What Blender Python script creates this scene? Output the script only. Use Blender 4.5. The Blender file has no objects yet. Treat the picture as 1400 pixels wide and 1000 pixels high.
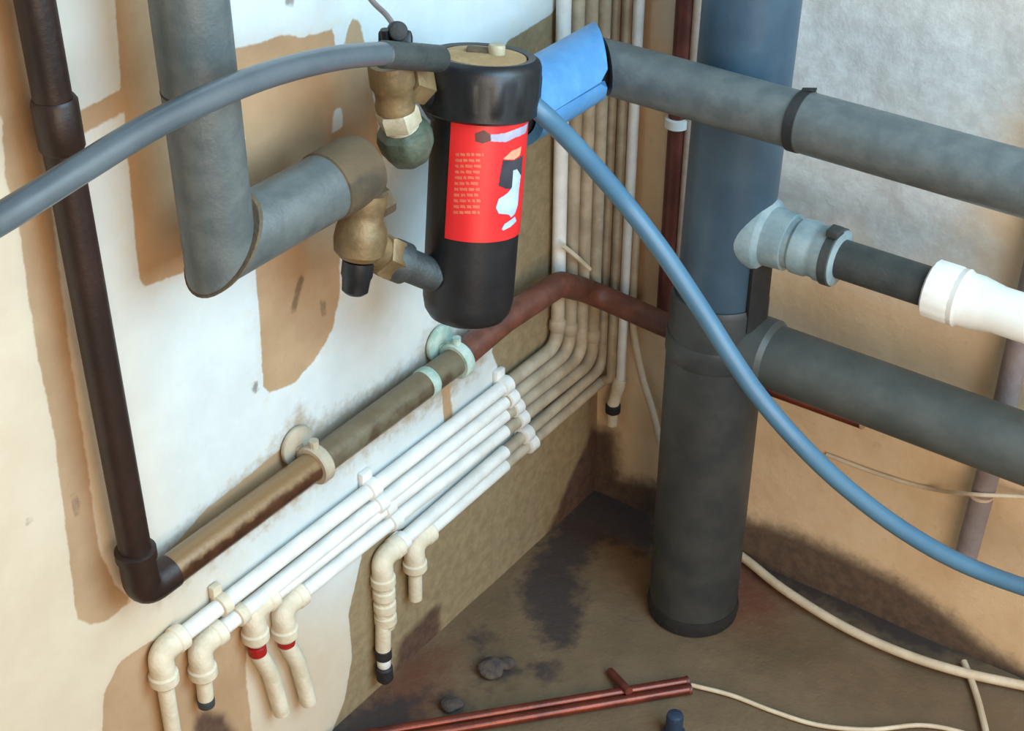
import bpy, bmesh, math, random
import numpy as np
from mathutils import Vector, Matrix, noise as mnoise

# ------------------------------------------------------------------ camera, light, exposure
SC = bpy.context.scene
COL = SC.collection
CAM = Vector((.931, -1.485, 1.402))
F = 2100.0                                    # focal length in pixels of the 1400x1000 frame
RX = Vector((.8086, .5883, 0)); UP = Vector((-.3299, .4534, .828)); FW = Vector((-.4872, .6696, -.561))
cd = bpy.data.cameras.new('camera'); co = bpy.data.objects.new('camera', cd); COL.objects.link(co)
cd.sensor_width = 36; cd.lens = F / 1400 * 36; cd.clip_start = .02
co.matrix_world = Matrix(((RX.x, UP.x, -FW.x, CAM.x), (RX.y, UP.y, -FW.y, CAM.y), (RX.z, UP.z, -FW.z, CAM.z), (0, 0, 0, 1)))
SC.camera = co

def area_light(name, loc, target, sx, sy, energy, color):
    l = bpy.data.lights.new(name, 'AREA'); l.shape = 'RECTANGLE'; l.size = sx; l.size_y = sy
    l.energy = energy; l.color = color
    o = bpy.data.objects.new(name, l); COL.objects.link(o); o.location = loc
    o.rotation_euler = (Vector(target) - Vector(loc)).to_track_quat('-Z', 'Y').to_euler()
    return o
area_light('window_daylight', (1.42, -.45, 1.52), (.1, -.3, .7), 1.2, 1.2, 42, (.46, .77, 1.0))
area_light('warm_room_lamp', (2.0, -1.8, 1.0), (.15, -.6, .3), 1.3, 1.3, 30, (1.0, .77, .55))
W = bpy.data.worlds.new('world'); SC.world = W; W.use_nodes = True
W.node_tree.nodes['Background'].inputs[0].default_value = (.95, .92, .88, 1)
W.node_tree.nodes['Background'].inputs[1].default_value = .18
SC.view_settings.view_transform = 'Standard'; SC.view_settings.look = 'None'
SC.view_settings.gamma = 1; SC.view_settings.use_curve_mapping = False
SC.view_settings.exposure = .35

# ------------------------------------------------------------------ measuring helpers (photo pixel -> point on a real plane)
def ray(px, py): return RX * ((px - 700) / F) + UP * ((500 - py) / F) + FW
def L(px, py, o=0.0):
    d = ray(px, py); return CAM + d * ((o - CAM.x) / d.x)
def R(px, py, o=0.0):
    d = ray(px, py); return CAM + d * ((-o - CAM.y) / d.y)
def G(px, py, h=0.0):
    d = ray(px, py); return CAM + d * ((h - CAM.z) / d.z)
def D(px, py, t): return CAM + ray(px, py) * t

# ------------------------------------------------------------------ materials
def s(r, g, b):
    f = lambda c: (c / 255 / 12.92) if c <= 10 else ((c / 255 + .055) / 1.055) ** 2.4
    return (f(r), f(g), f(b), 1)

class NT:
    def __init__(self, name):
        self.m = bpy.data.materials.new(name); self.m.use_nodes = True
        self.t = self.m.node_tree; self.b = self.t.nodes['Principled BSDF']
        self.co = self.t.nodes.new('ShaderNodeTexCoord').outputs['Object']
    def n(self, kind, **kw):
        x = self.t.nodes.new(kind)
        for k, v in kw.items(): setattr(x, k, v)
        return x
    def lk(self, a, b): self.t.links.new(a, b)
    def noise(self, scale, detail=4, rough=.6, stretch=None):
        x = self.n('ShaderNodeTexNoise'); x.inputs['Scale'].default_value = scale
        x.inputs['Detail'].default_value = detail; x.inputs['Roughness'].default_value = rough
        src = self.co
        if stretch:
            mp = self.n('ShaderNodeMapping'); mp.inputs['Scale'].default_value = stretch
            self.lk(src, mp.inputs[0]); src = mp.outputs[0]
        self.lk(src, x.inputs['Vector']); return x.outputs['Fac']
    def rng(self, v, a, b, lo=0, hi=1, smooth=True):
        x = self.n('ShaderNodeMapRange')
        if smooth: x.interpolation_type = 'SMOOTHSTEP'
        self.lk(v, x.inputs[0])
        for i, k in enumerate((a, b, lo, hi)): x.inputs[i + 1].default_value = k
        return x.outputs[0]
    def math(self, op, a, b):
        x = self.n('ShaderNodeMath', operation=op)
        for i, k in enumerate((a, b)):
            if isinstance(k, (int, float)): x.inputs[i].default_value = k
            else: self.lk(k, x.inputs[i])
        return x.outputs[0]
    def mix(self, f, a, b):
        x = self.n('ShaderNodeMix', data_type='RGBA')
        for sock, k in ((x.inputs[0], f), (x.inputs[6], a), (x.inputs[7], b)):
            if isinstance(k, (int, float)): sock.default_value = k
            elif isinstance(k, tuple): sock.default_value = k
            else: self.lk(k, sock)
        return x.outputs[2]
    def attr(self, name):
        x = self.n('ShaderNodeAttribute'); x.attribute_name = name; return x.outputs['Fac']
    def bump(self, h, strength, dist):
        x = self.n('ShaderNodeBump'); x.inputs['Strength'].default_value = strength
        x.inputs['Distance'].default_value = dist; self.lk(h, x.inputs['Height']); self.lk(x.outputs[0], self.b.inputs['Normal'])
    def out(self, col, rough=.6, metal=0.0, spec=None):
        if isinstance(col, tuple): self.b.inputs['Base Color'].default_value = col
        else: self.lk(col, self.b.inputs['Base Color'])
        if isinstance(rough, (int, float)): self.b.inputs['Roughness'].default_value = rough
        else: self.lk(rough, self.b.inputs['Roughness'])
        self.b.inputs['Metallic'].default_value = metal
        if spec is not None: self.b.inputs['Specular IOR Level'].default_value = spec
        return self.m

def simple(name, c1, c2, scale=30, rough=.6, metal=0.0, bump=.0015, dust=None, dust_amt=.8, dust_lo=.2, spec=None, lo=.35, hi=.68):
    """two colours through noise, fine bump, and dust lying on upward faces"""
    k = NT(name)
    col = k.mix(k.rng(k.noise(scale), lo, hi), c1, c2)
    if dust:
        g = k.n('ShaderNodeNewGeometry'); sx = k.n('ShaderNodeSeparateXYZ'); k.lk(g.outputs['Normal'], sx.inputs[0])
        d = k.math('ADD', sx.outputs[2], k.math('MULTIPLY', k.math('SUBTRACT', k.noise(55, 5), .5), 1.1))
        col = k.mix(k.rng(d, dust_lo, dust_lo + .45, 0, dust_amt), col, dust)
    if bump: k.bump(k.noise(scale * 6, 5), .6, bump)
    return k.out(col, rough, metal, spec)

M = {}
M['brown_pipe'] = simple('brown_painted_pipe', s(31, 17, 13), s(44, 25, 20), 25, .45, bump=.0006)
M['worn_copper'] = simple('tarnished_copper', s(58, 34, 22), s(84, 52, 32), 35, .30, .15, bump=.0006, dust=s(140, 110, 76), dust_amt=.9, dust_lo=.22)
M['patina_copper'] = simple('patinated_copper', s(80, 62, 44), s(112, 104, 84), 28, .42, .1, bump=.001, dust=s(120, 104, 80), dust_amt=.6, dust_lo=.35)
M['verdigris'] = simple('verdigris', s(150, 175, 160), s(186, 200, 188), 60, .7)
M['redbrown_pipe'] = simple('red_brown_paint', s(84, 36, 28), s(110, 52, 40), 30, .42, bump=.0005)
M['redbrown_bend'] = simple('dusty_red_brown_paint', s(88, 50, 38), s(112, 66, 50), 40, .5, bump=.0008)
M['lagging'] = simple('grey_foam_lagging', s(80, 86, 86), s(95, 100, 98), 45, .42, bump=.0007, spec=.6)
M['lagging_blue'] = simple('blue_grey_foam_lagging', s(78, 132, 180), s(90, 144, 190), 40, .4, bump=.0006, spec=.6)  # grey foam with the blue daylight put into its colour
M['lagging_inner'] = simple('dirty_foam_edge', s(88, 76, 60), s(112, 94, 72), 60, .85)
M['grimy'] = simple('grimy_brown_sleeve', s(66, 56, 42), s(88, 72, 52), 40, .8, bump=.0012, dust=s(112, 88, 60), dust_amt=.5)
M['soil_pipe'] = simple('dark_grey_plastic', s(52, 71, 86), s(60, 80, 94), 18, .38, bump=.0005, spec=.55)  # dark grey plastic, blue window tint mixed into the base colour
M['soil_base'] = simple('dark_grey_plastic_dirty', s(46, 48, 49), s(60, 60, 57), 22, .5, bump=.0006)
M['branch'] = simple('grey_plastic_branch', s(70, 74, 71), s(84, 86, 81), 20, .5, bump=.0006)
M['black_plastic'] = simple('black_plastic', s(19, 20, 23), s(28, 29, 32), 30, .42, bump=.0003)
M['black_matte'] = simple('black_rubber', s(26, 25, 26), s(38, 36, 35), 40, .65)
M['charcoal'] = simple('charcoal_plastic', s(52, 56, 55), s(64, 68, 66), 30, .5)
M['rubber_grey'] = simple('grey_rubber_collar', s(120, 140, 146), s(150, 166, 168), 26, .55, bump=.001)
M['white_plastic'] = simple('white_plastic', s(228, 226, 218), s(240, 238, 232), 20, .4, bump=.0003)
M['white_paint'] = simple('white_painted_pipe', s(216, 214, 208), s(234, 232, 226), 24, .5, bump=.001)
M['white_paint_dull'] = simple('dulled_white_painted_pipe', s(158, 144, 122), s(184, 170, 148), 28, .6, bump=.001)
M['cream_paint'] = simple('cream_painted_fitting', s(204, 190, 164), s(226, 214, 192), 30, .6, bump=.0015)
M['beige'] = simple('beige_cable', s(196, 174, 146), s(212, 192, 164), 30, .55)
M['pink_beige'] = simple('pinkish_painted_pipe', s(176, 146, 126), s(196, 166, 144), 30, .55)
M['hose_blue'] = simple('blue_plastic_hose', s(68, 104, 128), s(76, 112, 134), 14, .42, bump=.0003)
M['hose'] = simple('blue_grey_plastic_hose', s(72, 80, 86), s(84, 92, 97), 14, .3, bump=.0003, spec=.65)
M['brass'] = simple('dull_brass', s(104, 84, 56), s(134, 110, 76), 34, .5, .25, bump=.001, dust=s(150, 124, 88), dust_amt=.5)
M['pale_brass'] = simple('limescaled_brass', s(168, 156, 128), s(196, 188, 166), 40, .6, .1, bump=.001)
M['green_knob'] = simple('dark_green_plastic', s(64, 72, 58), s(92, 100, 84), 30, .5)
M['red_label'] = simple('red_label', s(214, 34, 36), s(226, 42, 42), 12, .4, bump=0)
M['label_tan'] = simple('label_small_print', s(206, 92, 66), s(214, 106, 78), 90, .5, bump=0)
M['label_silver'] = simple('label_silver', s(158, 152, 172), s(176, 172, 192), 60, .4, bump=0)
M['label_black'] = simple('label_black', s(44, 44, 52), s(62, 60, 68), 40, .4, bump=0)
M['label_brown'] = simple('label_dark_red', s(70, 40, 36), s(92, 48, 44), 60, .5, bump=0)
M['label_skin'] = simple('label_orange', s(214, 140, 110), s(220, 152, 120), 60, .5, bump=0)
M['label_white'] = simple('label_pale_blue', s(160, 180, 214), s(184, 198, 224), 60, .4, bump=0)
M['dusty_top'] = simple('settled_brown_dust', s(160, 128, 88), s(184, 150, 106), 40, .9, bump=.002)
M['red_cap'] = simple('red_plastic', s(150, 20, 18), s(168, 30, 26), 30, .45)
M['copper'] = simple('bare_copper', s(128, 60, 42), s(92, 44, 36), 22, .32, .45, bump=.0004)
M['copper_end'] = simple('cut_copper', s(196, 170, 150), s(210, 186, 166), 40, .3, .5)
M['navy'] = simple('dark_blue_plastic', s(30, 46, 66), s(40, 56, 76), 30, .5)
M['mauve'] = simple('grey_mauve_paint', s(128, 114, 112), s(146, 132, 128), 24, .6)
M['rubble'] = simple('dark_rubble', s(64, 54, 52), s(92, 78, 66), 60, .9, bump=.003)

# ------------------------------------------------------------------ mesh helpers
ROOTLOC = {}
def finish(bm, name, mat, parent=None, sharp=.62):
    if parent is not None:
        v = ROOTLOC.get(parent.name, Vector())
        if v.length: bmesh.ops.translate(bm, verts=bm.verts, vec=-v)
    bmesh.ops.recalc_face_normals(bm, faces=bm.faces)
    for f in bm.faces: f.smooth = True
    for e in bm.edges:
        if len(e.link_faces) == 2 and e.calc_face_angle(0) > sharp: e.smooth = False
    me = bpy.data.meshes.new(name); bm.to_mesh(me); bm.free()
    if mat: me.materials.append(mat)
    o = bpy.data.objects.new(name, me); COL.objects.link(o)
    if parent is not None:
        o.parent = parent; ROOTLOC[o.name] = ROOTLOC.get(parent.name, Vector())
    return o
def tag(o, label=None, cat=None, group=None, kind=None):
    if label: o['label'] = label
    if cat: o['category'] = cat
    if group: o['group'] = group
    if kind: o['kind'] = kind
    return o
def thing(name, loc, label, cat, group=None):
    o = bpy.data.objects.new(name, None); COL.objects.link(o); o.location = loc; o.empty_display_size = .02
    ROOTLOC[o.name] = Vector(loc)
    return tag(o, label, cat, group)

def fillet(pts, rad, n=8):
    pts = [Vector(p) for p in pts]; out = [pts[0]]
    for i in range(1, len(pts) - 1):
        p = pts[i]; a = (pts[i - 1] - p); b = (pts[i + 1] - p)
        rr = rad[i - 1] if isinstance(rad, (list, tuple)) else rad
        ang = a.angle(b); t = min(rr / math.tan(ang / 2), a.length * .49, b.length * .49)
        a.normalize(); b.normalize(); A = p + a * t; B = p + b * t
        for k in range(n + 1):
            u = k / n; out.append(A * (1 - u) ** 2 + p * (2 * u * (1 - u)) + B * u * u)
    out.append(pts[-1]); return out
def spline(pts, n=10):
    P = [Vector(p) for p in pts]; P = [P[0] * 2 - P[1]] + P + [P[-1] * 2 - P[-2]]; out = []
    for i in range(1, len(P) - 2):
        a, b, c, d = P[i - 1:i + 3]
        for k in range(n):
            t = k / n
            out.append(.5 * (2 * b + (c - a) * t + (2 * a - 5 * b + 4 * c - d) * t * t + (3 * b - a - 3 * c + d) * t ** 3))
    out.append(P[-2]); return out
def frame(t):
    h = Vector((0, 0, 1)) if abs(t.z) < .9 else Vector((1, 0, 0))
    u = t.cross(h).normalized(); return u, t.cross(u).normalized()
def tube(bm, pts, r, n=20, caps=True, end_plane=None, start_plane=None):
    pts = [Vector(p) for p in pts]; m = len(pts)
    T = []
    for i in range(m):
        a = pts[max(i - 1, 0)]; b = pts[min(i + 1, m - 1)]; T.append((b - a).normalized())
    u, v = frame(T[0]); rings = []
    for i in range(m):
        if i:
            q = T[i - 1].rotation_difference(T[i]); u = q @ u; v = q @ v
        rr = r[i] if isinstance(r, (list, tuple)) else r
        ring = []
        for k in range(n):
            a = 2 * math.pi * k / n
            p = pts[i] + u * (math.cos(a) * rr) + v * (math.sin(a) * rr)
            pl = end_plane if i == m - 1 else (start_plane if i == 0 else None)
            if pl is not None:
                pn = Vector(pl); p = p - T[i] * ((p - pts[i]).dot(pn) / T[i].dot(pn))
            ring.append(bm.verts.new(p))
        rings.append(ring)
    for i in range(m - 1):
        for k in range(n):
            bm.faces.new((rings[i][k], rings[i][(k + 1) % n], rings[i + 1][(k + 1) % n], rings[i + 1][k]))
    if caps: bm.faces.new(rings[0][::-1]); bm.faces.new(rings[-1])
    return bm
def lathe(bm, A, d, prof, n=24, mod=None, phase=0.0):
    A = Vector(A); d = Vector(d).normalized(); u, v = frame(d); rings = []
    for t, r in prof:
        ring = []
        for k in range(n):
            a = 2 * math.pi * k / n + phase
            q = r * (mod(a, t) if mod else 1)
            ring.append(bm.verts.new(A + d * t + u * (math.cos(a) * q) + v * (math.sin(a) * q)))
        rings.append(ring)
    for i in range(len(rings) - 1):
        for k in range(n):
            bm.faces.new((rings[i][k], rings[i][(k + 1) % n], rings[i + 1][(k + 1) % n], rings[i + 1][k]))
    bm.faces.new(rings[0][::-1]); bm.faces.new(rings[-1])
    return bm
def drum(r, h, b=.12, t0=0.0):
    """profile of a cylinder with rounded edges"""
    e = min(r, h) * b
    return [(t0, r - e), (t0 + e * .3, r - e * .3), (t0 + e, r), (t0 + h - e, r), (t0 + h - e * .3, r - e * .3), (t0 + h, r - e)]
def box(bm, c, u, v, w, hu, hv, hw):
    c = Vector(c); vs = []
    for a in (-1, 1):
        for b in (-1, 1):
            for q in (-1, 1): vs.append(bm.verts.new(c + Vector(u) * (a * hu) + Vector(v) * (b * hv) + Vector(w) * (q * hw)))
    fs = ((0, 1, 3, 2), (4, 6, 7, 5), (0, 4, 5, 1), (2, 3, 7, 6), (0, 2, 6, 4), (1, 5, 7, 3))
    new = [bm.faces.new([vs[i] for i in f]) for f in fs]
    bmesh.ops.bevel(bm, geom=list({e for f in new for e in f.edges}), offset=min(hu, hv, hw) * .35, segments=2, affect='EDGES', profile=.5)
    return bm
B = bmesh.new
X, Y, Z = Vector((1, 0, 0)), Vector((0, 1, 0)), Vector((0, 0, 1))

# ------------------------------------------------------------------ walls and floor
def sdf(P, poly):
    poly = np.asarray(poly, float); A = poly; Bq = np.roll(poly, -1, 0)
    d2 = np.full(len(P), 1e9); inside = np.zeros(len(P), bool)
    for a, b in zip(A, Bq):
        e = b - a; w = P - a
        t = np.clip((w @ e) / max(e @ e, 1e-12), 0, 1)
        q = w - t[:, None] * e; d2 = np.minimum(d2, (q * q).sum(1))
        c = (a[1] > P[:, 1]) != (b[1] > P[:, 1])
        with np.errstate(divide='ignore', invalid='ignore'):
            xi = a[0] + (P[:, 1] - a[1]) * e[0] / (e[1] if e[1] else 1e-12)
        inside ^= c & (P[:, 0] < xi)
    d = np.sqrt(d2); return np.where(inside, d, -d)
def axis(lo, hi, step, before=(), after=()): return np.array(list(before) + list(np.arange(lo, hi + step * .5, step)) + list(after))
def sheet(name, a, b, to3, attrs, mat, relief=None):
    AA, BB = np.meshgrid(a, b, indexing='ij'); P = np.stack([AA.ravel(), BB.ravel()], 1)
    vals = {k: f(P) for k, f in attrs.items()}
    h = relief(P, vals) if relief else np.zeros(len(P))
    V = to3(P[:, 0], P[:, 1], h)
    na, nb = len(a), len(b)
    i = (np.arange(na - 1)[:, None] * nb + np.arange(nb - 1)[None, :]).ravel()
    Fc = np.stack([i, i + nb, i + nb + 1, i + 1], 1)
    me = bpy.data.meshes.new(name); me.from_pydata(V.tolist(), [], Fc.tolist())
    for k, v in vals.items():
        at = me.attributes.new(k, 'FLOAT', 'POINT'); at.data.foreach_set('value', v.astype(np.float32))
    me.polygons.foreach_set('use_smooth', [True] * len(me.polygons)); me.materials.append(mat); me.update()
    o = bpy.data.objects.new(name, me); COL.objects.link(o); o['kind'] = 'structure'; return o
def pl(px): return [(p.y, p.z) for p in (L(*q) for q in px)]
def prr(px): return [(p.x, p.z) for p in (R(*q) for q in px)]
def pg(px): return [(p.x, p.y) for p in (G(*q) for q in px)]
def union(*polys, holes=()):
    def f(P):
        v = np.max([sdf(P, p) for p in polys], 0)
        for h in holes: v = np.minimum(v, -sdf(P, h))
        return v
    return f

# --- wall behind the filter: white paint with bare plaster where fittings were taken off
bare_px = [
    [(-200, -300), (20, -300), (33, 0), (66, 240), (72, 290), (95, 480), (118, 620), (135, 750), (158, 800), (182, 822), (150, 847), (125, 856), (106, 846),
     (98, 790), (90, 720), (75, 600), (50, 480), (25, 300), (8, 240), (4, 160), (-200, 120)],
    [(98, 158), (168, 122), (173, 152), (105, 188)],
    [(150, -300), (250, -300), (300, 100), (330, 330), (252, 372), (198, 393), (192, 380), (182, 290), (168, 122), (157, 0)],
    [(310, 68), (350, 60), (380, 50), (395, 46), (410, 52), (455, 40), (459, 66), (471, 66), (474, 42), (482, 25), (491, 28), (498, 56), (506, 90), (514, 150),
     (527, 235), (470, 300), (466, 350), (465, 400), (455, 450), (432, 490), (400, 525), (370, 537), (360, 530), (355, 440), (348, 350), (330, 240), (336, 190), (322, 140), (312, 112)],
    [(205, 785), (280, 700), (395, 605), (412, 586), (446, 612), (640, 475), (640, 505), (430, 665), (225, 815)],
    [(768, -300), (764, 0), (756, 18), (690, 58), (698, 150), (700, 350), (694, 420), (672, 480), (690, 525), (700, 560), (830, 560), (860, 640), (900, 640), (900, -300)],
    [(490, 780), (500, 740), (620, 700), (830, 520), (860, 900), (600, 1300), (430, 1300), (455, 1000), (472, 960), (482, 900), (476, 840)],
    [(142, 950), (165, 905), (205, 878), (260, 874), (340, 850), (336, 920), (346, 1010), (330, 1200), (150, 1200), (140, 1000)],
    [(602, 520), (614, 515), (620, 575), (608, 580)],
]
lw_bare = union(*[pl(p) for p in bare_px], holes=[pl([(453, 182), (458, 150), (468, 148), (470, 175)])])
lw_damp = union(pl([(583, 838), (606, 826), (604, 880), (588, 960), (570, 1060), (505, 1060), (530, 960), (545, 880)]),
                pl([(808, 585), (850, 575), (850, 800), (600, 1010), (590, 960), (640, 880), (700, 800), (742, 744), (775, 668)]),  # corner outline: shade of a dark recess put into the colour
                pl([(268, 975), (285, 968), (310, 975), (325, 1010), (300, 1060), (262, 1020)]))
lw_cream = union(pl([(-600, -400), (0, -400), (50, 0), (110, 350), (195, 800), (330, 850), (480, 860), (520, 1300), (-600, 1300)]))  # part of the lamp's warm glow put into the paint colour
lw_grime = union(pl([(388, 600), (405, 570), (435, 590), (452, 620), (420, 640)]), pl([(215, 768), (300, 690), (390, 610), (410, 600), (600, 480), (640, 455), (660, 490), (640, 515), (430, 660), (220, 810)]),
                 pl([(575, 490), (590, 455), (625, 460), (645, 490), (610, 520)]))
lw_mark = union(*[pl(p) for p in ([(399, 426), (405, 398), (411, 377), (417, 379), (410, 402), (404, 428)], [(35, 717), (37, 710), (44, 708), (42, 716)], [(99, 678), (105, 676), (109, 704), (105, 706)],
    [(388, -6), (402, -6), (399, 6), (391, 6)], [(344, 528), (350, 522), (353, 534), (347, 537)], [(440, 410), (445, 412), (446, 432), (441, 430)])])
lw_cement = union(*[pl(bare_px[k]) for k in (5, 6)])  # shade of the low wall and corner put into the colour as darker olive
def left_wall_mat():
    k = NT('patchy_white_plaster')
    n1 = k.noise(70, 5, .65); n2 = k.noise(14, 4); n3 = k.noise(240, 4)
    nn = k.math('MULTIPLY', k.math('SUBTRACT', n1, .5), .006)
    bare = k.rng(k.math('ADD', k.attr('bare'), nn), -.0014, .0014)
    damp = k.rng(k.math('ADD', k.attr('damp'), k.math('MULTIPLY', k.math('SUBTRACT', n2, .5), .03)), -.006, .010)  # real damp and the painted dark of the corner recess together
    cream = k.rng(k.attr('cream'), -.10, .05)
    white = k.mix(k.rng(n2, .3, .75), s(196, 200, 198), s(206, 210, 208))
    wh = k.mix(cream, white, k.mix(k.rng(n2, .3, .7), s(200, 182, 158), s(206, 190, 166)))
    edge = k.rng(k.math('ADD', k.attr('bare'), k.math('MULTIPLY', k.math('SUBTRACT', n2, .5), .05)), -.035, .0, 0, .45)
    wh = k.mix(k.math('MULTIPLY', edge, k.rng(n1, .45, .7)), wh, s(206, 190, 160))
    gr = k.rng(k.math('ADD', k.attr('grime'), k.math('MULTIPLY', k.math('SUBTRACT', n1, .5), .05)), -.022, .012, 0, .75)
    wh = k.mix(gr, wh, s(146, 122, 92))
    tan = k.mix(k.rng(n2, .3, .72), s(164, 132, 98), s(178, 146, 112))
    tan = k.mix(k.rng(n1, .58, .8, 0, .35), tan, s(140, 112, 82))
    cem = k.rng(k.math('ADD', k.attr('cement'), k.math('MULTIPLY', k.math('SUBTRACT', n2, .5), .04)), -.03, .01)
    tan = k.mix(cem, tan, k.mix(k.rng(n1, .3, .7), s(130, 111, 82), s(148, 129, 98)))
    col = k.mix(bare, wh, tan)
    col = k.mix(k.math('MULTIPLY', damp, .92), col, k.mix(k.rng(n1, .35, .65), s(66, 42, 34), s(86, 58, 44)))
    col = k.mix(k.rng(k.math('ADD', k.attr('mark'), nn), -.003, .001, 0, .7), col, s(92, 72, 54))
    k.bump(k.math('ADD', k.math('MULTIPLY', n1, .6), k.math('MULTIPLY', n3, .3)), .35, .0025)
    return k.out(col, .78)
def undul(P, amp, f):
    return np.array([amp * mnoise.noise(Vector((p[0] * f, p[1] * f, 3.3))) for p in P])
def lw_relief(P, v):
    return -.0012 * np.clip(v['bare'] / .003 + .5, 0, 1) + undul(P, .0016, 7)
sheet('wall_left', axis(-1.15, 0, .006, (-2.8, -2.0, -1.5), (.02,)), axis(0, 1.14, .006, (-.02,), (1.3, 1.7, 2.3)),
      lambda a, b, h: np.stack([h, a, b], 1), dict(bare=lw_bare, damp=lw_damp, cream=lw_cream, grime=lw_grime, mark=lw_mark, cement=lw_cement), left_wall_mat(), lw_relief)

# --- wall behind the soil stack: rough plaster, white above, tan below
rw_white = union(prr([(830, -500), (1700, -500), (1480, 100), (1400, 180), (1372, 270), (1345, 380), (1260, 400), (1150, 360), (1040, 340), (960, 200), (905, -50), (890, -500)]))
rw_dirt = union(prr([(700, 560), (838, 590), (846, 655), (900, 664), (960, 690), (1010, 708), (1080, 728), (1150, 758), (1230, 796), (1290, 836), (1340, 880), (1400, 918), (1600, 1010), (1900, 1150), (1900, 1400), (700, 1300)]))  # soiled base line; at the corner a dark recess painted as shade
def right_wall_mat():
    k = NT('rough_tan_plaster')
    n1 = k.noise(60, 6, .65); n2 = k.noise(11, 4); n3 = k.noise(26, 5, .6, (1, 1, .5))
    wf = k.rng(k.math('ADD', k.attr('white'), k.math('MULTIPLY', k.math('SUBTRACT', n2, .5), .16)), -.05, .07)
    tan = k.mix(k.rng(n2, .3, .7), s(214, 182, 144), s(226, 198, 162))
    tan = k.mix(k.rng(n1, .56, .8, 0, .4), tan, s(164, 132, 94))
    wh = k.mix(k.rng(n1, .35, .7), s(196, 194, 190), s(212, 212, 208))
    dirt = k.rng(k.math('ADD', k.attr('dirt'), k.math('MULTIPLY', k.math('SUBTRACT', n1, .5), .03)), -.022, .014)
    col = k.mix(wf, tan, wh)
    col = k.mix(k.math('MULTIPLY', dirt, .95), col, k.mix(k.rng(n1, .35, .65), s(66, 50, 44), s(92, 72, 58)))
    k.bump(k.math('ADD', n1, k.math('MULTIPLY', n3, .6)), .3, .004)
    return k.out(col, .82)
def rw_relief(P, v):
    w = np.clip(v['white'] / .1 + .3, 0, 1)
    return undul(P, .003, 6) + w * (undul(P, .0030, 15) + undul(P, .0010, 38))
sheet('wall_right', axis(0, 1.05, .007, (-.02,), (1.3, 1.8, 2.8)), axis(0, 1.2, .007, (-.02,), (1.4, 1.8, 2.3)),
      lambda a, b, h: np.stack([a, h, b], 1), dict(white=rw_white, dirt=rw_dirt), right_wall_mat(), rw_relief)

# --- concrete floor
def blob(px, py, r): return pg([(px + r * math.cos(a), py + r * .7 * math.sin(a)) for a in np.linspace(0, 6.28, 14)[:-1]])
fl_dirt = union(pg([(800, 640), (850, 655), (905, 672), (900, 760), (835, 735), (790, 780), (800, 850), (770, 890), (735, 870), (705, 800), (735, 755)]),  # first outline: the corner recess, its shade put into the floor colour
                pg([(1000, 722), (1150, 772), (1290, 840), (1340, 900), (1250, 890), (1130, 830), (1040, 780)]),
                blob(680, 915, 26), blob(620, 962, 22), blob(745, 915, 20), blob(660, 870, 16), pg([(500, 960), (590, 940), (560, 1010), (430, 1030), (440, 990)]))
fl_red = union(pg([(545, 895), (612, 885), (600, 1010), (500, 1030), (500, 960)]), pg([(1000, 755), (1050, 775), (1090, 815), (1060, 850), (1000, 850), (960, 800)]), pg([(845, 700), (900, 690), (890, 750), (850, 740)]))
def floor_mat():
    k = NT('dirty_concrete')
    n1 = k.noise(45, 6, .65); n2 = k.noise(9, 4); n3 = k.noise(220, 3)
    col = k.mix(k.rng(n2, .3, .7), s(100, 80, 57), s(116, 93, 68))
    col = k.mix(k.rng(n1, .5, .8, 0, .5), col, s(92, 74, 54))
    w = k.math('MULTIPLY', k.math('SUBTRACT', n1, .5), .07)
    col = k.mix(k.rng(k.math('ADD', k.attr('red'), w), -.05, .05, 0, .9), col, s(98, 54, 34))
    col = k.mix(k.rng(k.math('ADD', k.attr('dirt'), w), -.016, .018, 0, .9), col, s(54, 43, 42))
    k.bump(k.math('ADD', n1, k.math('MULTIPLY', n3, .3)), .5, .004)
    return k.out(col, .8)
sheet('floor', axis(0, .95, .01, (-.02,), (1.3, 2.0, 2.8)), axis(-1.0, 0, .01, (-2.8, -2.0, -1.4), (.02,)),
      lambda a, b, h: np.stack([a, b, h], 1), dict(dirt=fl_dirt, red=fl_red), floor_mat(), lambda P, v: undul(P, .003, 9) - .002)

# ------------------------------------------------------------------ soil stack with its branch and waste boss
SX, SY = .240, -.130
st = thing('soil_stack', (SX, SY, 0), 'thick dark grey upright soil pipe with a side branch, standing on the floor', 'pipe')
ZC = R(978, 492, .188).z
finish(lathe(B(), (SX, SY, .018), Z, [(0, .0575), (ZC - .02, .0575)], 48), 'lower_pipe', M['soil_base'], st)
finish(lathe(B(), (SX, SY, .0), Z, [(0, .052), (0, .0585), (.012, .060), (.022, .0585), (.022, .052)], 48), 'base_seal', M['black_matte'], st)  # black ring put in as the shade of the gap at floor level
finish(lathe(B(), (SX, SY, ZC - .03), Z, [(0, .0572), (.004, .059), (.026, .059), (.03, .0575), (.032, .053)], 48), 'joint_collar', M['soil_base'], st)
finish(lathe(B(), (SX, SY, ZC), (.016, 0, 1), [(0, .0505), (1.6, .0505)], 48), 'upper_pipe', M['soil_pipe'], st)
bz = R(1200, 540, .13).z
br = finish(lathe(B(), (SX + .02, SY, bz), X, [(0, .042), (.05, .042), (.056, .0375), (1.3, .0375)], 40), 'branch_pipe', M['branch'], st)
finish(lathe(B(), (SX, SY, bz - .062), Z, [(0, .0535), (.005, .0565), (.118, .0565), (.124, .0535)], 48), 'branch_socket', M['soil_base'], st)
wz = R(1200, 370, .13).z
sad = B()
lathe(sad, (SX + .030, SY, wz), X, [(0, .041), (.020, .041), (.023, .039), (.026, .0335), (.05, .032)], 40)
finish(sad, 'boss_saddle', M['rubber_grey'], st)
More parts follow.
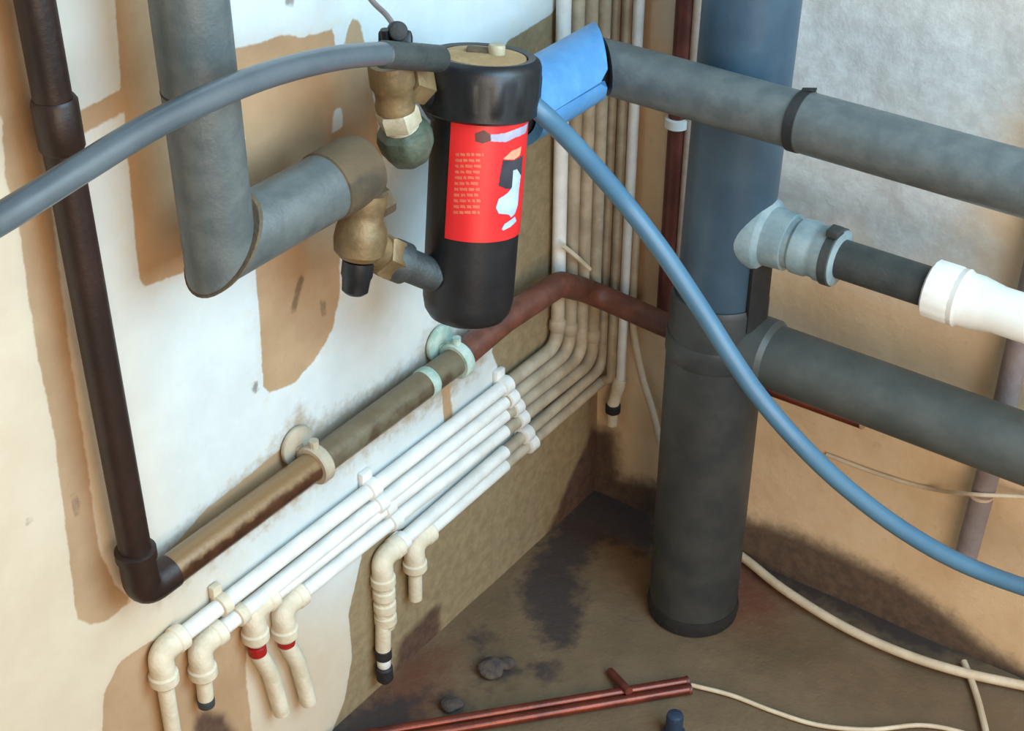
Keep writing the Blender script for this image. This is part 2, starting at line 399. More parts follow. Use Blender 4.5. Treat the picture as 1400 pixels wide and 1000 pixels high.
# black strap edge hanging below the saddle, hugging the pipe
sb = B(); a0, a1 = math.radians(-28), math.radians(8)
for i in range(10):
    a = a0 + (a1 - a0) * i / 9
    for r_ in (.0532, .058):
        for z_ in (wz - .115, wz + .01): sb.verts.new((SX + math.cos(a) * r_, SY + math.sin(a) * r_, z_))
sb.verts.ensure_lookup_table(); v = sb.verts
for i in range(9):
    q = i * 4; w = q + 4
    for f in ((q, w, w + 1, q + 1), (q + 2, q + 3, w + 3, w + 2), (q, q + 2, w + 2, w), (q + 1, w + 1, w + 3, q + 3)): sb.faces.new([v[k] for k in f])
sb.faces.new([v[k] for k in (0, 1, 3, 2)]); sb.faces.new([v[k] for k in (36, 38, 39, 37)])
finish(sb, 'strap', M['black_matte'], st)
# waste connection: corrugated collar, black pipe, white coupling and pipe
xs = [R(p, q, .13).x for p, q in ((1085, 345), (1150, 360), (1272, 388), (1318, 399))]
wp = thing('waste_pipe', (xs[0], SY, wz), 'black waste pipe with white coupling and white tail, entering the soil pipe', 'pipe')
finish(lathe(B(), (xs[0] - .02, SY, wz), X, [(0, .031), (.012, .031), (.016, .028), (.022, .028), (.026, .031), (.04, .031), (.044, .029), (.05, .029), (.054, .031), (xs[1] - xs[0] + .018, .031), (xs[1] - xs[0] + .02, .026)], 36), 'rubber_collar', M['rubber_grey'], wp)
hc = B(); lathe(hc, (xs[1] - .014, SY, wz), X, [(0, .0312), (.001, .0325), (.010, .0325), (.011, .0312)], 36)
box(hc, (xs[1] - .008, SY - .008, wz + .034), X, Y, Z, .007, .009, .004)
finish(hc, 'hose_clip', M['charcoal'], wp)
finish(lathe(B(), (xs[1], SY, wz), X, [(0, .0215), (xs[2] - xs[1] + .01, .0215)], 32), 'black_pipe', M['charcoal'], wp)
nut = lathe(B(), (xs[2], SY, wz), X, [(0, .024), (.001, .029), (.003, .031), (xs[3] - xs[2] - .008, .031), (xs[3] - xs[2] - .004, .029)], 48, lambda a, t: 1 + .012 * math.cos(a * 16))
cp = finish(nut, 'coupling_nut', M['white_plastic'], wp)
finish(lathe(B(), (xs[3] - .006, SY, wz), X, [(0, .030), (.006, .031), (.010, .0285), (.022, .0285), (.045, .0245), (.7, .0245)], 36), 'white_tail', M['white_plastic'], wp)

# ------------------------------------------------------------------ insulated pipe crossing in front of the stack
UX, UY = .121, -.216
uz = R(1100, 167, .216).z
lg = thing('insulated_pipe', (UX, UY, uz), 'grey foam lagged pipe running along high up, crossing in front of the soil pipe', 'pipe')
xt = R(1095, 170, .216).x
mitre = Vector((1, 1, 0)).normalized()
tube_bm = tube(B(), [(UX + .006, UY, uz), (xt - .004, UY, uz)], .0285, 36, start_plane=mitre)
finish(tube_bm, 'lagging', M['lagging'], lg)
finish(tube(B(), [(xt + .004, UY, uz), (1.7, UY, uz)], .030, 36), 'lagging', M['lagging'], lg)
tp = lathe(B(), (xt - .006, UY, uz), X, [(0, .0290), (.001, .0308), (.011, .0308), (.012, .0290)], 36)
box(tp, (xt + .002, UY + .006, uz + .0315), Vector((1, .35, .12)).normalized(), Vector((-.35, 1, 0)).normalized(), Z, .007, .003, .001)
finish(tp, 'black_tape', M['black_matte'], lg)
# mitred grey piece along the other wall, blue daylight put into its colour, slit open along its side
bl = B(); n = 40; slit = math.radians(15); ya, yb = UY - .002, UY - .151
r0, r1 = .0375, .028
rings = []
gap_c = math.radians(4)
for yy in (ya, ya - .05, yb):
    g = slit if yy != yb and yy == ya else (.03 if yy == ya - .05 else .003)
    for rr in (r0, r1):
        ring = []
        for kx in range(n + 1):
            a = gap_c + g + (2 * math.pi - 2 * g) * kx / n
            dx, dz = math.cos(a) * rr, math.sin(a) * rr
            off = -dx if yy == ya else 0.0
            ring.append(bl.verts.new((UX + dx, yy + off - .003, uz + dz + .006)))
        rings.append(ring)
for q in range(2):
    for side in (0, 1):
        A_, B_ = rings[q * 2 + side], rings[q * 2 + 2 + side]
        for kx in range(n): bl.faces.new((A_[kx], A_[kx + 1], B_[kx + 1], B_[kx]))
    for kx in (0, n): bl.faces.new((rings[q * 2][kx], rings[q * 2 + 1][kx], rings[q * 2 + 3][kx], rings[q * 2 + 2][kx]))
for q in (0, 2):
    A_, B_ = rings[q * 2], rings[q * 2 + 1]
    for kx in range(n): bl.faces.new((A_[kx], A_[kx + 1], B_[kx + 1], B_[kx]))
bo = finish(bl, 'mitred_lagging', M['lagging_blue'], lg); bo['label'] = 'pale blue mitred lagging piece with a slit'
finish(tube(B(), [(UX, yb - .01, uz), (UX, UY + .0, uz), (UX + .02, UY, uz)], .0225, 20), 'inner_pipe', M['black_matte'], lg)

# ------------------------------------------------------------------ brown heating pipe on the white wall
rp = .0160
p_top = L(85, 200, .030); yv = p_top.y; zr = L(420, 643, .030).z
y1 = L(772, 392, .045).y
hp = thing('brown_heating_pipe', (.030, yv, zr), 'dark brown painted pipe dropping down the white wall then running to the corner', 'pipe')
jz = L(180, 765, .030).z
finish(tube(B(), [(.030, yv - .003, 2.2), (.030, yv, jz)], rp * .93, 24), 'vertical_pipe', M['brown_pipe'], hp)
tzz = L(88, 150, .03).z
finish(lathe(B(), (.030, yv, tzz - .03), Z, [(0, rp), (.003, rp + .0018), (.04, rp + .0018), (.043, rp)], 24), 'coupling', M['brown_pipe'], hp)
ye = L(235, 790, .030).y
el = B(); tube(el, fillet([(.030, yv, jz + .002), (.030, yv, zr), (.030, ye, zr)], .030, 10), rp + .0012, 24)
lathe(el, (.030, yv, jz - .002), Z, [(0, rp), (.001, rp + .0032), (.010, rp + .0032), (.012, rp)], 24)
finish(el, 'elbow', M['brown_pipe'], hp)
yc1, yc2 = L(432, 636, .03).y, L(625, 487, .03).y
finish(tube(B(), [(.030, ye - .002, zr), (.030, yc1, zr)], rp, 24), 'copper_pipe', M['worn_copper'], hp)
finish(tube(B(), [(.030, yc1, zr), (.030, yc2, zr)], rp + .0004, 24), 'copper_pipe', M['patina_copper'], hp)
yk = L(578, 525, .03).y
finish(lathe(B(), (.030, yk, zr), Y, [(0, rp), (.002, rp + .0016), (.012, rp + .0014), (.014, rp)], 24), 'solder_ring', M['verdigris'], hp)
bend = [(.030, yc2 - .002, zr), (.034, L(690, 437, .034).y, L(690, 437, .034).z), L(765, 388, .045), R(805, 398, .060), R(905, 442, .052), R(960, 462, .05)]
finish(tube(B(), fillet(bend, [.06, .03, .04, .06], 8), rp * .98, 24), 'bent_pipe', M['redbrown_bend'], hp)
for yy in (yc1, yc2):
    c = B(); lathe(c, (.030, yy - .007, zr), Y, [(0, rp), (0, rp + .0045), (.002, rp + .006), (.012, rp + .006), (.014, rp + .0045), (.014, rp)], 28)
    tube(c, [(.030 - rp - .004, yy, zr + .004), (.006, yy, zr + .012)], .006, 12)
    lathe(c, (.002, yy, zr + .013), X, drum(.022, .006, .3), 28)
    tube(c, [(.030, yy, zr + rp + .002), (.030, yy, zr + rp + .014)], .005, 10)
    finish(c, 'pipe_ring', M['white_paint_dull'] if yy == yc1 else M['verdigris'], hp)

# ------------------------------------------------------------------ grey lagged pipe with mitred elbow beside the filter
gx = .080
gtop = L(272, 0, gx); gc = L(288, 344, gx); gy = (gtop.y + gc.y) / 2; gz = gc.z
gl = thing('lagged_pipe', (gx, gy, gz), 'grey foam lagged pipe dropping down beside the black filter with a mitred elbow', 'pipe')
mit = Vector((0, 1, -1)).normalized()
finish(tube(B(), [(gx, gy, 2.2), (gx, gy, gz + .0)], .0305, 36, end_plane=mit), 'lagging', M['lagging'], gl)
yg = L(447, 262, gx).y; yh = L(494, 234, gx).y
finish(tube(B(), [(gx, gy + .007, gz), (gx, yg, gz)], .031, 36, start_plane=mit), 'lagging', M['lagging'], gl)
finish(tube(B(), [(gx, gy + .0025, gz), (gx, gy + .0068, gz)], .0335, 36, start_plane=mit, end_plane=mit), 'mitre_joint', M['lagging_inner'], gl)
cz = L(306, 108, gx).z
finish(lathe(B(), (gx, gy, cz), Z, [(0, .0302), (.0005, .0309), (.002, .0309), (.0025, .0302)], 36), 'lagging_seam', M['black_matte'], gl)
finish(lathe(B(), (gx, yg - .004, gz), Y, [(0, .030), (.002, .0325), (yh - yg - .006, .033), (yh - yg + .004, .031), (yh - yg + .006, .02)], 32), 'grimy_sleeve', M['grimy'], gl)

# ------------------------------------------------------------------ magnetic filter
fx = .122
ft, fb = L(661, 74, fx), L(638, 437, fx + .012)
fax = (ft - fb).normalized()
fl = thing('magnetic_filter', fb, 'black cylindrical filter housing with a red label and dusty ribbed cap', 'filter')
H = (ft - fb).length
rb, rc = .0450, .0555
caph = .054
bodyp = [(0, .014), (.001, rb * .62), (.006, rb * .84), (.014, rb * .95), (.026, rb), (H - caph, rb * 1.02)]
body = finish(lathe(B(), fb, fax, bodyp, 56), 'housing', M['black_plastic'], fl)
def rib(a, t): return 1 + (.016 * max(0, math.cos(a * 14)) ** .5 if .012 < t < caph - .016 else 0)
cap = lathe(B(), fb + fax * (H - caph), fax, [(0, rc * .93), (.003, rc), (.011, rc), (.0125, rc), (caph - .018, rc), (caph - .015, rc), (caph - .008, rc * .995), (caph - .003, rc * .96), (caph, rc * .88),
            (caph - .001, rc * .76), (caph - .004, rc * .74)], 168, rib)
finish(cap, 'cap', M['black_plastic'], fl)
finish(lathe(B(), fb + fax * (H - .004), fax, [(0, rc * .74), (.003, rc * .72), (.005, rc * .55), (.006, rc * .2)], 40), 'cap_top', M['dusty_top'], fl)
pn = B(); u, v = frame(fax)
tocam = (CAM - ft); tocam = (tocam - fax * tocam.dot(fax)).normalized(); sidev = fax.cross(tocam)
lathe(pn, ft - fax * .001 + sidev * .012 + tocam * .002, fax, drum(.008, .012, .3), 20)
finish(pn, 'bleed_screw', M['pale_brass'], fl)
bx = B(); box(bx, ft - fax * .001 - sidev * .004 + tocam * -.004, sidev, tocam, fax, .012, .008, .006)
finish(bx, 'cap_lug', M['grimy'], fl)
# label: fine curved sheet, parts picked by outlines measured on the photograph
def cyl_at(px, py, r):
    d = ray(px, py); o = CAM - fb
    da, oa = d.dot(fax), o.dot(fax); dp = d - fax * da; op = o - fax * oa
    a, b, c = dp.dot(dp), 2 * dp.dot(op), op.dot(op) - r * r
    q = b * b - 4 * a * c
    t = (-b - math.sqrt(max(q, 0))) / (2 * a)
    p = o + d * t; pp = p - fax * p.dot(fax)
    return (math.atan2(pp.dot(sidev), pp.dot(tocam)) * r, p.dot(fax))
LR = rb * 1.015 + .0009
def curved(name, polys, mat, r, parent, inner_step=.0010, flat=False):
    P2 = polys if flat else [[cyl_at(*q, r) for q in p] for p in polys]
    al = np.array([q for p in P2 for q in p]); lo, hi = al.min(0), al.max(0)
    us = np.arange(lo[0], hi[0] + inner_step, inner_step); zs = np.arange(lo[1], hi[1] + inner_step, inner_step)
    cu, cz_ = np.meshgrid((us[:-1] + us[1:]) / 2, (zs[:-1] + zs[1:]) / 2, indexing='ij')
    C = np.stack([cu.ravel(), cz_.ravel()], 1)
    m = np.max([sdf(C, p) for p in P2], 0).reshape(cu.shape) > 0
    bm = B(); vs = {}
    def vert(i, j):
        if (i, j) not in vs:
            a = us[i] / r; vs[(i, j)] = bm.verts.new(fb + fax * float(zs[j]) + (tocam * math.cos(a) + sidev * math.sin(a)) * r)
        return vs[(i, j)]
    for i in range(m.shape[0]):
        for j in range(m.shape[1]):
            if m[i, j]: bm.faces.new((vert(i, j), vert(i + 1, j), vert(i + 1, j + 1), vert(i, j + 1)))
    return finish(bm, name, mat, parent)
zt_, zb_ = cyl_at(668, 168, LR)[1], cyl_at(660, 332, LR)[1]
u0, u1 = cyl_at(612, 250, LR)[0], math.radians(84) * LR
lab = curved('label', [[(u0, zb_), (u1, zb_), (u1, zt_), (u0, zt_)]], M['red_label'], LR, fl, .0012, True)
lab['label'] = 'red printed label'
e = .0003
curved('print_bar', [[(650, 182), (662, 178), (671, 184), (672, 192), (660, 196), (650, 193)]], M['label_brown'], LR + e, lab, .0005)
curved('print_bar', [[(670, 184), (690, 182), (706, 176), (722, 167), (719, 181), (704, 188), (692, 194), (671, 193)]], M['label_silver'], LR + e, lab, .0005)
curved('print_shape', [[(688, 217), (700, 206), (713, 200), (711, 212), (703, 218), (692, 218)]], M['label_skin'], LR + e, lab, .0005)
curved('print_shape', [[(688, 219), (703, 219), (715, 212), (713, 238), (706, 258), (692, 258), (682, 254), (684, 240)]], M['label_black'], LR + e, lab, .0005)
curved('print_lettering', [[(702, 233), (707, 231), (712, 240), (710, 256), (708, 280), (704, 292), (699, 297), (695, 293), (682, 292), (678, 284), (682, 272), (694, 264), (700, 256)]], M['label_white'], LR + 2 * e, lab, .0005)
curved('print_lettering', [[(686, 313), (690, 306), (704, 296), (706, 302), (698, 310), (688, 315)]], M['label_white'], LR + 2 * e, lab, .0005)
tl = []
random.seed(4)
for i in range(11):
    y0 = 209 + i * 7.9; x0 = 623 - i * .35; x = x0; xe = 663 - i * .6 - random.uniform(0, 6)
    while x < xe:
        w = random.uniform(4, 11); x2 = min(x + w, xe)
        if x2 - x > 2: tl.append([(x, y0), (x2, y0 + .6), (x2, y0 + 4.6), (x, y0 + 4.0)])
        x = x2 + 1.6
sp = curved('small_print', tl, M['label_tan'], LR + e, lab, .0005); sp['kind'] = 'stuff'

# ------------------------------------------------------------------ brass valves joining filter and pipes
def hexnut(bm, A, d, r, h): lathe(bm, A, d, [(0, r * .92), (h * .12, r), (h * .88, r), (h, r * .92)], 6)
ux = .098
v1 = L(533, 84, ux); v2 = L(541, 148, ux)
uv = thing('upper_valve', v2, 'dull brass valve under the black hose end, beside the filter cap, with dark green knob', 'valve')
dv = (v2 - v1).normalized()
finish(lathe(B(), v1, dv, [(0, .019), (.004, .0205), (.022, .0205), (.026, .018), (.036, .017), (.042, .0185), ((v2 - v1).length, .0185)], 28), 'valve_body', M['brass'], uv)
hn = B(); a_, b_ = L(553, 110, ux), L(592, 122, ux); hexnut(hn, a_, b_ - a_, .0185, (b_ - a_).length * .62); tube(hn, [a_, b_], .0135, 20)
finish(hn, 'union_nut', M['brass'], uv)
k1, k2 = L(541, 146, ux), L(553, 186, ux)
dk = (k2 - k1).normalized(); hn = B(); hexnut(hn, k1, dk, .0205, .020); tube(hn, [k1, k2], .017, 20)
finish(hn, 'lower_union', M['pale_brass'], uv)
kb = lathe(B(), L(549, 172, ux), dk, [(0, .018), (.004, .0235), (.012, .0255), (.024, .0245), (.036, .019), (.043, .009)], 40, lambda a, t: 1 + .03 * math.cos(a * 8))
finish(kb, 'knob', M['green_knob'], uv)
ax_, bx_ = L(560, 176, ux), L(597, 182, ux)
finish(tube(B(), [L(575, 108, ux), L(600, 150, .1)], .013, 20), 'filter_port', M['black_plastic'], uv)

lx = .090
w1, w2 = L(500, 262, lx), L(490, 352, lx)
lv = thing('lower_valve', w2, 'brown brass elbow valve between the lagged pipe end and the filter body', 'valve')
dw = (w2 - w1).normalized(); Lw = (w2 - w1).length
finish(lathe(B(), w1, dw, [(0, .021), (.010, .0215), (.018, .019), (.024, .019), (.034, .0235), (.046, .025), (.058, .0235), (Lw, .018)], 28), 'valve_body', M['brass'], lv)
hn = B(); hexnut(hn, L(508, 283, lx), Vector((.35, .9, .25)), .014, .020)
finish(hn, 'gland_nut', M['grimy'], lv)
q1, q2, q3, q4 = L(490, 332, lx), L(517, 345, lx + .004), L(532, 352, lx + .006), L(594, 377, fx - .004)
hn = B(); tube(hn, [q1, q3], .0175, 20); hexnut(hn, q2, q3 - q2, .0225, (q3 - q2).length + .004)
finish(hn, 'union_nut', M['brass'], lv)
dq = (q4 - q3).normalized()
finish(lathe(B(), q3, dq, [(0, .0185), (.003, .0205), (.018, .0205), (.020, .0165), ((q4 - q3).length, .0165)], 28), 'filter_union', M['charcoal'], lv)
finish(lathe(B(), L(490, 356, lx), dw, [(0, .015), (.014, .015), (.018, .0135), (.030, .0125), (.033, .009)], 24), 'drain_cap', M['black_plastic'], lv)

# ------------------------------------------------------------------ hoses
h1 = [L(-420, 470, .26), L(-280, 420, .22), L(-140, 362, .20), L(-60, 330, .20), L(0, 299, .19), L(110, 231, .18), L(200, 176, .172), L(290, 132, .165), L(370, 101, .155), L(450, 81, .145), L(510, 74, .134), L(560, 73, .124)]
hs = thing('grey_hose', h1[-1], 'long bluish grey hose arching across the white wall into the top of the filter', 'hose')
finish(tube(B(), spline(h1, 8), .0100, 20), 'tube', M['hose'], hs)
a_, b_ = L(522, 74, .131), L(600, 80, .120)
finish(lathe(B(), a_, b_ - a_, [(0, .0100), (.002, .0118), (.045, .0122), ((b_ - a_).length, .0122)], 24), 'end_fitting', M['charcoal'], hs)
h2 = [D(706, 126, 1.435), D(744, 157, 1.44), D(790, 203, 1.48), D(850, 272, 1.53), D(905, 343, 1.55), D(960, 425, 1.57), D(1000, 488, 1.58), D(1040, 545, 1.59), D(1095, 608, 1.60), D(1155, 665, 1.62), D(1230, 722, 1.64), D(1310, 768, 1.66), D(1400, 803, 1.68), R(1500, 833, .085), R(1620, 860, .075), R(1760, 895, .07), R(1950, 950, .07)]
hh = finish(tube(B(), spline(h2, 8), .0098, 20), 'blue_hose', M['hose_blue'])
tag(hh, 'blue tinted hose sweeping from behind the filter across the soil pipe and down', 'hose')
# air vent tap with its thin cable above the hose end
av = thing('black_tap', L(540, 62, .11), 'small black tap with a round knob on top of the hose end near filter', 'tap')
c = L(541, 56, .108); bm = B(); box(bm, c, RX, UP, FW, .0145, .008, .010); finish(bm, 'tap_body', M['black_plastic'], av)
finish(lathe(B(), L(541, 42, .11) , (.7, -.5, .3), drum(.0085, .012, .25), 24), 'knob', M['black_matte'], av)
finish(tube(B(), [L(528, 60, .108), L(526, 40, .108)], .004, 12), 'lever', M['black_plastic'], av)
finish(tube(B(), [c, L(541, 78, .11)], .007, 14), 'stem', M['charcoal'], av)
cb = finish(tube(B(), spline([L(470, -60, .03), L(505, -4, .05), L(528, 20, .08), L(542, 40, .103)], 8), .0026, 10), 'thin_cable', M['mauve'])
tag(cb, 'thin grey cable coming down to the small black tap', 'cable')

# ------------------------------------------------------------------ pipes on the corner
# six white painted pipes: horizontal along the wall, then up the corner
px_ = .0125; pr_ = .0088
zra, zrb = L(742, 487, px_).z, L(800, 540, px_).z; yr1 = L(763, 415, px_).y
ends = [(218, 893), (272, 885), (345, 836), (386, 832), (522, 764), (566, 744)]
vxs = [763, 777, 790, 802, 813, 823]
desc = ['topmost', 'second from the top', 'third from the top', 'fourth from the top', 'fifth from the top', 'lowest']
extra = ['with the lowest elbow', 'with dark tipped tail', 'ending above a red cap', 'ending above a red cap', 'with long black tipped tail', 'ending in a short tail']
yend = []
for i in range(6):
    ea = L(ends[i][0], ends[i][1], px_); ye_ = ea.y; z = ea.z
    yv_ = yr1 + (-.0135 - yr1) * min(i, 4) / 4
    zr_ = zra + (zrb - zra) * i / 5
    def zat(y): return z + (zr_ - z) * (y - ye_) / (yv_ - ye_)
    mt = M['white_paint']
    t = thing('white_pipe', (px_, ye_, z), f'{desc[i]} of six white wall pipes, {extra[i]}', 'pipe', 'white painted pipes along the wall')
    b_off = .028
    yq = L(690, 540, px_).y
    finish(tube(B(), [(px_, ye_, z), (px_, yq, zat(yq))], pr_, 16), 'pipe_run', mt, t)
    xv_ = px_
    path = [(px_, yq, zat(yq)), (px_, yv_, zr_), (px_, yv_, zr_ + .08)]
    if i == 5:
        xv_ = px_ + .0155
        path = [(px_, yq, zat(yq)), (px_, yv_, zr_), (xv_, yv_, zr_ + .012), (xv_, yv_, zr_ + .08)]
    finish(tube(B(), fillet(path, [.026, .012][:len(path) - 2] if i < 5 else [.010, .010], 8), pr_ * (.86 if i > 3 else 1), 16), 'pipe_bend', M['white_paint_dull'], t)
    finish(tube(B(), [(xv_, yv_, zr_ + .08), (xv_, yv_, 2.2)], pr_ * (.85 if i > 3 else 1), 16), 'riser', M['white_paint'] if i == 0 else M['white_paint_dull'], t)
    if i in (0, 1, 3):
        finish(lathe(B(), (xv_, yv_, zr_ + .022 + .004 * i), Z, [(0, pr_), (.003, pr_ + .002), (.014, pr_ + .002), (.017, pr_)], 18), 'coupling', M['white_paint_dull'], t)
    # clips
    for (cx0, cy0, cx1, cy1) in ((508, 668, 612, 728), (690, 545, 770, 600)):
        u_ = i / 5; yc = L(cx0 + (cx1 - cx0) * u_ * .55, cy0 + (cy1 - cy0) * u_, px_).y
        yc = L(cx0, cy0, px_).y + .011 * i
        if yc < ye_ + .03: continue
        cl = B(); zc = zat(yc); lathe(cl, (px_, yc - .008, zc), Y, [(0, pr_), (.001, pr_ + .0028), (.015, pr_ + .0028), (.016, pr_)], 18)
        box(cl, (.004, yc, zc + (.010 if i == 0 else 0)), X, Y, Z, .004, .008, .011 if i == 0 else .007)
        finish(cl, 'pipe_clip', M['white_paint'], t)
    if i < 2:
        yc = L(303 + 22 * i, 822, px_).y; cl = B(); zc = zat(yc); lathe(cl, (px_, yc - .006, zc), Y, [(0, pr_), (.001, pr_ + .003), (.012, pr_ + .003), (.013, pr_)], 18)
        if i == 0: box(cl, (.005, yc, zc + .014), X, Y, Z, .004, .006, .008)
        finish(cl, 'pipe_clip', M['cream_paint'], t)
    # elbow and tail
    eb = B(); tube(eb, fillet([(px_, ye_ + .030, z), (px_, ye_, z), (px_, ye_, z - .030)], .014, 8), .0128, 18)
    lathe(eb, (px_, ye_ + .018, z), Y, [(0, .0125), (.002, .0142), (.012, .0142), (.014, .0125)], 18)
    finish(eb, 'elbow', M['cream_paint'], t)
    nb = B(); 
    zn = z - .026
    lathe(nb, (px_, ye_, zn), -Z, [(0, .0125), (.002, .0150), (.012, .0150), (.014, .0125), (.017, .0115)], 20)
    if i == 4:
        for q in (.020, .040, .060): lathe(nb, (px_, ye_, zn - q), -Z, [(0, .0115), (.002, .0138), (.013, .0138), (.016, .0115), (.021, .011)], 20)
    finish(nb, 'compression_nut', M['cream_paint'], t)
    tl_ = {0: .20, 1: .050, 2: .020, 3: .010, 4: .118, 5: .060}[i]
    finish(tube(B(), [(px_, ye_, zn - .012), (px_, ye_ - (.008 if i == 4 else .002), zn - tl_)], .0085 if i != 4 else .0095, 16), 'tail', M['cream_paint'], t)
    if i in (2, 3):
        zc_ = zn - (.022 if i == 2 else .014)
        finish(lathe(B(), (px_, ye_, zc_), -Z, [(0, .0085), (.001, .0100), (.012, .0100), (.013, .0085)], 18), 'red_cap', M['red_cap'], t)
        finish(tube(B(), [(px_, ye_, zc_ - .012), (px_ + .002, ye_ + .012, zc_ - .05), (px_ + .002, ye_ + .022, zc_ - .12)], .0095, 16), 'lower_tail', M['cream_paint'], t)
    if i == 1:
        finish(lathe(B(), (px_, ye_ - .002, zn - .045), -Z, [(0, .0088), (.002, .0095), (.010, .009), (.012, .006)], 16), 'tail_plug', M['charcoal'], t)
    if i == 4:
        zz = zn - .112
        finish(lathe(B(), (px_, ye_ - .008, zz), -Z, [(0, .009), (.001, .0105), (.014, .0105), (.016, .008)], 18), 'black_fitting', M['black_matte'], t)
        finish(lathe(B(), (px_ + .001, ye_ - .009, zz - .014), -Z, [(0, .0075), (.004, .0085), (.012, .0085), (.014, .0075)], 18), 'white_olive', M['white_paint'], t)
        finish(lathe(B(), (px_ + .002, ye_ - .010, zz - .027), -Z, [(0, .008), (.002, .0105), (.020, .0105), (.026, .006)], 18), 'black_tip', M['black_matte'], t)

# pipes on the other side of the corner
a_ = R(850, 415, .014); zE = R(845, 545, .014).z
wv = thing('corner_pipe', (.0432, -.014, zE), 'single pale upright pipe in the corner, ending in a black plug', 'pipe')
finish(tube(B(), [(.0432, -.014, 2.2), (.0432, -.014, zE + .03)], .0068, 14), 'upright', M['white_paint'], wv)
finish(lathe(B(), (.0432, -.014, zE + .035), Vector((-.18, -.1, -1)), [(0, .0075), (.003, .0095), (.018, .0095), (.022, .0085), (.045, .0085)], 16), 'coupling', M['cream_paint'], wv)
pgp = Vector((.0432, -.014, zE + .035)) + Vector((-.18, -.1, -1)).normalized() * .044
finish(lathe(B(), pgp, -Z, [(0, .008), (.002, .0105), (.013, .0105), (.016, .007)], 18), 'black_plug', M['black_matte'], wv)
finish(tube(B(), [pgp - Z * .015, pgp - Z * .035], .0075, 14), 'tail', M['cream_paint'], wv)
cc = finish(tube(B(), spline([R(872, 300, .012), R(866, 415, .012), R(868, 465, .013), R(878, 515, .014), R(893, 565, .016), R(902, 605, .018)], 8), .0048, 12), 'corner_cable', M['beige'])
tag(cc, 'pale cable slanting down beside the corner towards the soil pipe', 'cable')
b0 = R(930, 100, .0130)
rbp = thing('red_brown_pipe', (b0.x, -.013, .3), 'dark red brown upright pipe on the wall between corner and soil pipe', 'pipe')
finish(tube(B(), [(b0.x, -.013, 2.2), (b0.x, -.013, R(903, 440, .013).z)], .0105, 18), 'upright', M['redbrown_pipe'], rbp)
cl = B(); cw = R(921, 166, .013)
lathe(cl, (b0.x, -.013, cw.z - .006), Z, [(0, .0105), (.001, .0145), (.012, .0145), (.013, .0105)], 20); box(cl, (b0.x, -.005, cw.z), X, Y, Z, .008, .005, .006)
finish(cl, 'pipe_clip', M['white_plastic'], rbp)
b1 = R(948, 100, .008)
pk = finish(tube(B(), [(b1.x, -.008, 2.2), (b1.x, -.008, R(918, 420, .008).z)], .0062, 14), 'pink_pipe', M['pink_beige'])
tag(pk, 'thin pinkish painted upright pipe close beside the dark red brown pipe', 'pipe')
tw = finish(tube(B(), spline([L(768, 335, .028), L(785, 348, .03), L(806, 368, .03)], 6), .003, 8), 'cable_stub', M['cream_paint'])
tag(tw, 'short pale stub of cable sticking out across the corner pipes', 'cable')

# copper stub under the branch
s0, s1 = R(1052, 534, .105), R(1180, 578, .105)
ck = thing('copper_stub', s1, 'short copper pipe with open cut end just below the grey branch', 'pipe')
finish(tube(B(), [s0 - X * .12, s1], .0078, 18), 'pipe', M['copper'], ck)
finish(lathe(B(), s1, s1 - s0, [(-.001, .0078), (0, .0081), (.002, .0081), (.0025, .0055), (.0015, .005)], 18), 'cut_end', M['copper_end'], ck)

# grey upright strip and thin cable on the tan wall
a_ = R(1350, 640, .02)
vs_ = thing('grey_upright_pipe', (a_.x, -.02, .02), 'mauve grey upright pipe on the tan wall behind the branch', 'pipe')
finish(tube(B(), [(a_.x + .006, -.02, 2.0), (a_.x + .004, -.02, .34), (a_.x - .003, -.02, R(1314, 772, .02).z)], .0135, 20), 'pipe', M['mauve'], vs_)
cl = B(); lathe(cl, (a_.x, -.02, R(1340, 677, .02).z), Z, [(0, .0135), (.0005, .0148), (.004, .0148), (.0045, .0135)], 20)
finish(cl, 'band', M['beige'], vs_)
cw_ = finish(tube(B(), spline([R(1130, 622, .004), R(1200, 648, .005), R(1270, 668, .006), R(1330, 676, .038), R(1400, 680, .012), R(1480, 690, .012), R(1620, 720, .010), R(1800, 770, .010)], 8), .0026, 10), 'wall_cable', M['beige'])
tag(cw_, 'thin pale cable running along the tan wall below the branch', 'cable')

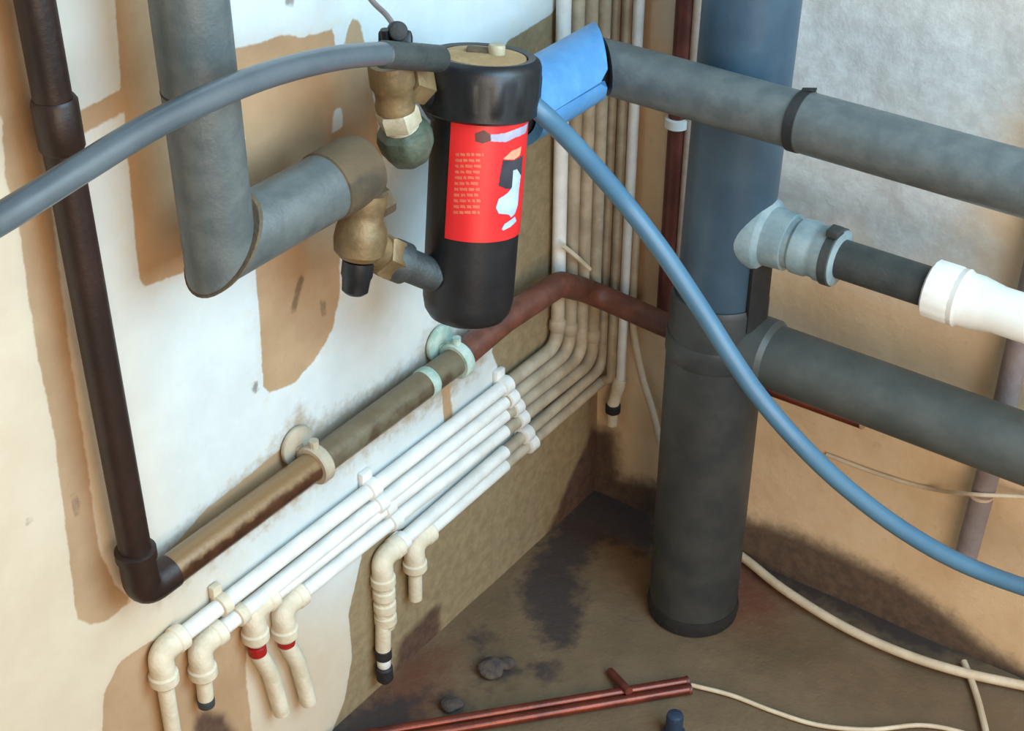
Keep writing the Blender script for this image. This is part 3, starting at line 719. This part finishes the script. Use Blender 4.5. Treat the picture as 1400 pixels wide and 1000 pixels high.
# ------------------------------------------------------------------ on the floor
fcb = finish(tube(B(), spline([G(905, 735, .01), G(960, 738, .008), G(1008, 757, .008), G(1070, 805, .009), G(1150, 855, .009), G(1230, 892, .009), G(1310, 918, .009), G(1400, 938, .009), G(1500, 960, .009), G(1650, 1000, .009), G(1850, 1070, .009)], 8), .0062, 14), 'floor_cable', M['beige'])
tag(fcb, 'thick beige cable curving over the floor from behind the soil pipe', 'cable')
tc = finish(tube(B(), spline([G(945, 937, .004), G(1000, 951, .004), G(1060, 974, .004), G(1120, 992, .004), G(1190, 998, .004), G(1260, 992, .004), G(1320, 1003, .004), G(1400, 1030, .004), G(1520, 1090, .004), G(1600, 1170, .004)], 8), .0028, 10), 'thin_floor_cable', M['beige'])
tag(tc, 'thin yellowish cable wandering over the floor beyond the copper pipe ends', 'cable')
pc = finish(tube(B(), spline([G(1318, 905, .006), G(1330, 935, .005), G(1342, 975, .005), G(1352, 1030, .005), G(1350, 1120, .005), G(1330, 1230, .005)], 8), .0042, 10), 'cable_offcut', M['beige'])  # thin pale tube drawn as a line on the floor
tag(pc, 'pale cable crossing the floor towards the viewer under the thick beige cable', 'cable')
for i, (a_, b_) in enumerate((((470, 1010), (938, 932)), ((560, 1008), (942, 943)))):
    A, E_ = G(*a_, .0075), G(*b_, .0075)
    if i == 1: A, E_ = G(*a_, .007), G(*b_, .007)
    A = A + (A - E_) * .3
    t = thing('copper_pipe', E_, ['copper pipe lying on the floor, the one nearer the corner', 'copper pipe lying on the floor, the one nearer the viewer'][i], 'pipe', 'copper pipes on the floor')
    finish(tube(B(), [A, E_], .0062, 18), 'pipe', M['copper'], t)
    d = (E_ - A).normalized()
    finish(lathe(B(), E_, d, [(-.001, .0062), (0, .0066), (.003, .0066), (.003, .0045)], 16), 'cut_end', M['redbrown_pipe'], t)
so = finish(tube(B(), [G(834, 918, .006), G(860, 946, .016)], .0052, 14), 'copper_offcut', M['redbrown_pipe'])
tag(so, 'short dull copper offcut leaning across the long copper pipes', 'pipe')
bp = G(921, 1004, 0)
pgx = thing('blue_peg', bp, 'dark blue plastic peg standing on the floor below the copper pipes', 'peg')
finish(lathe(B(), bp, Z, [(0, .0105), (.030, .0105), (.033, .0095), (.035, .006)], 20), 'peg', M['navy'], pgx)
finish(lathe(B(), bp, Z, [(0, .014), (.004, .014), (.006, .011)], 20), 'foot', M['navy'], pgx)
random.seed(7)
for i, (px, py, r) in enumerate(((672, 918, .016), (692, 910, .010), (619, 966, .013))):
    p = G(px, py, 0); bm = B(); bmesh.ops.create_icosphere(bm, subdivisions=3, radius=r)
    for v in bm.verts:
        q = 1 + .35 * mnoise.noise(v.co * 70 + Vector((i * 5, 0, 0))); v.co *= q; v.co.z *= .55
    bmesh.ops.translate(bm, verts=bm.verts, vec=p + Z * r * .35)
    o = finish(bm, 'rubble_lump', M['rubble'])
    tag(o, ['largest dark lump of rubble on the floor between wall and copper pipes', 'small dark lump beside the largest lump, nearer the soil pipe', 'dark lump on the floor beside the damp wall patch'][i], 'rubble', 'rubble on the floor')
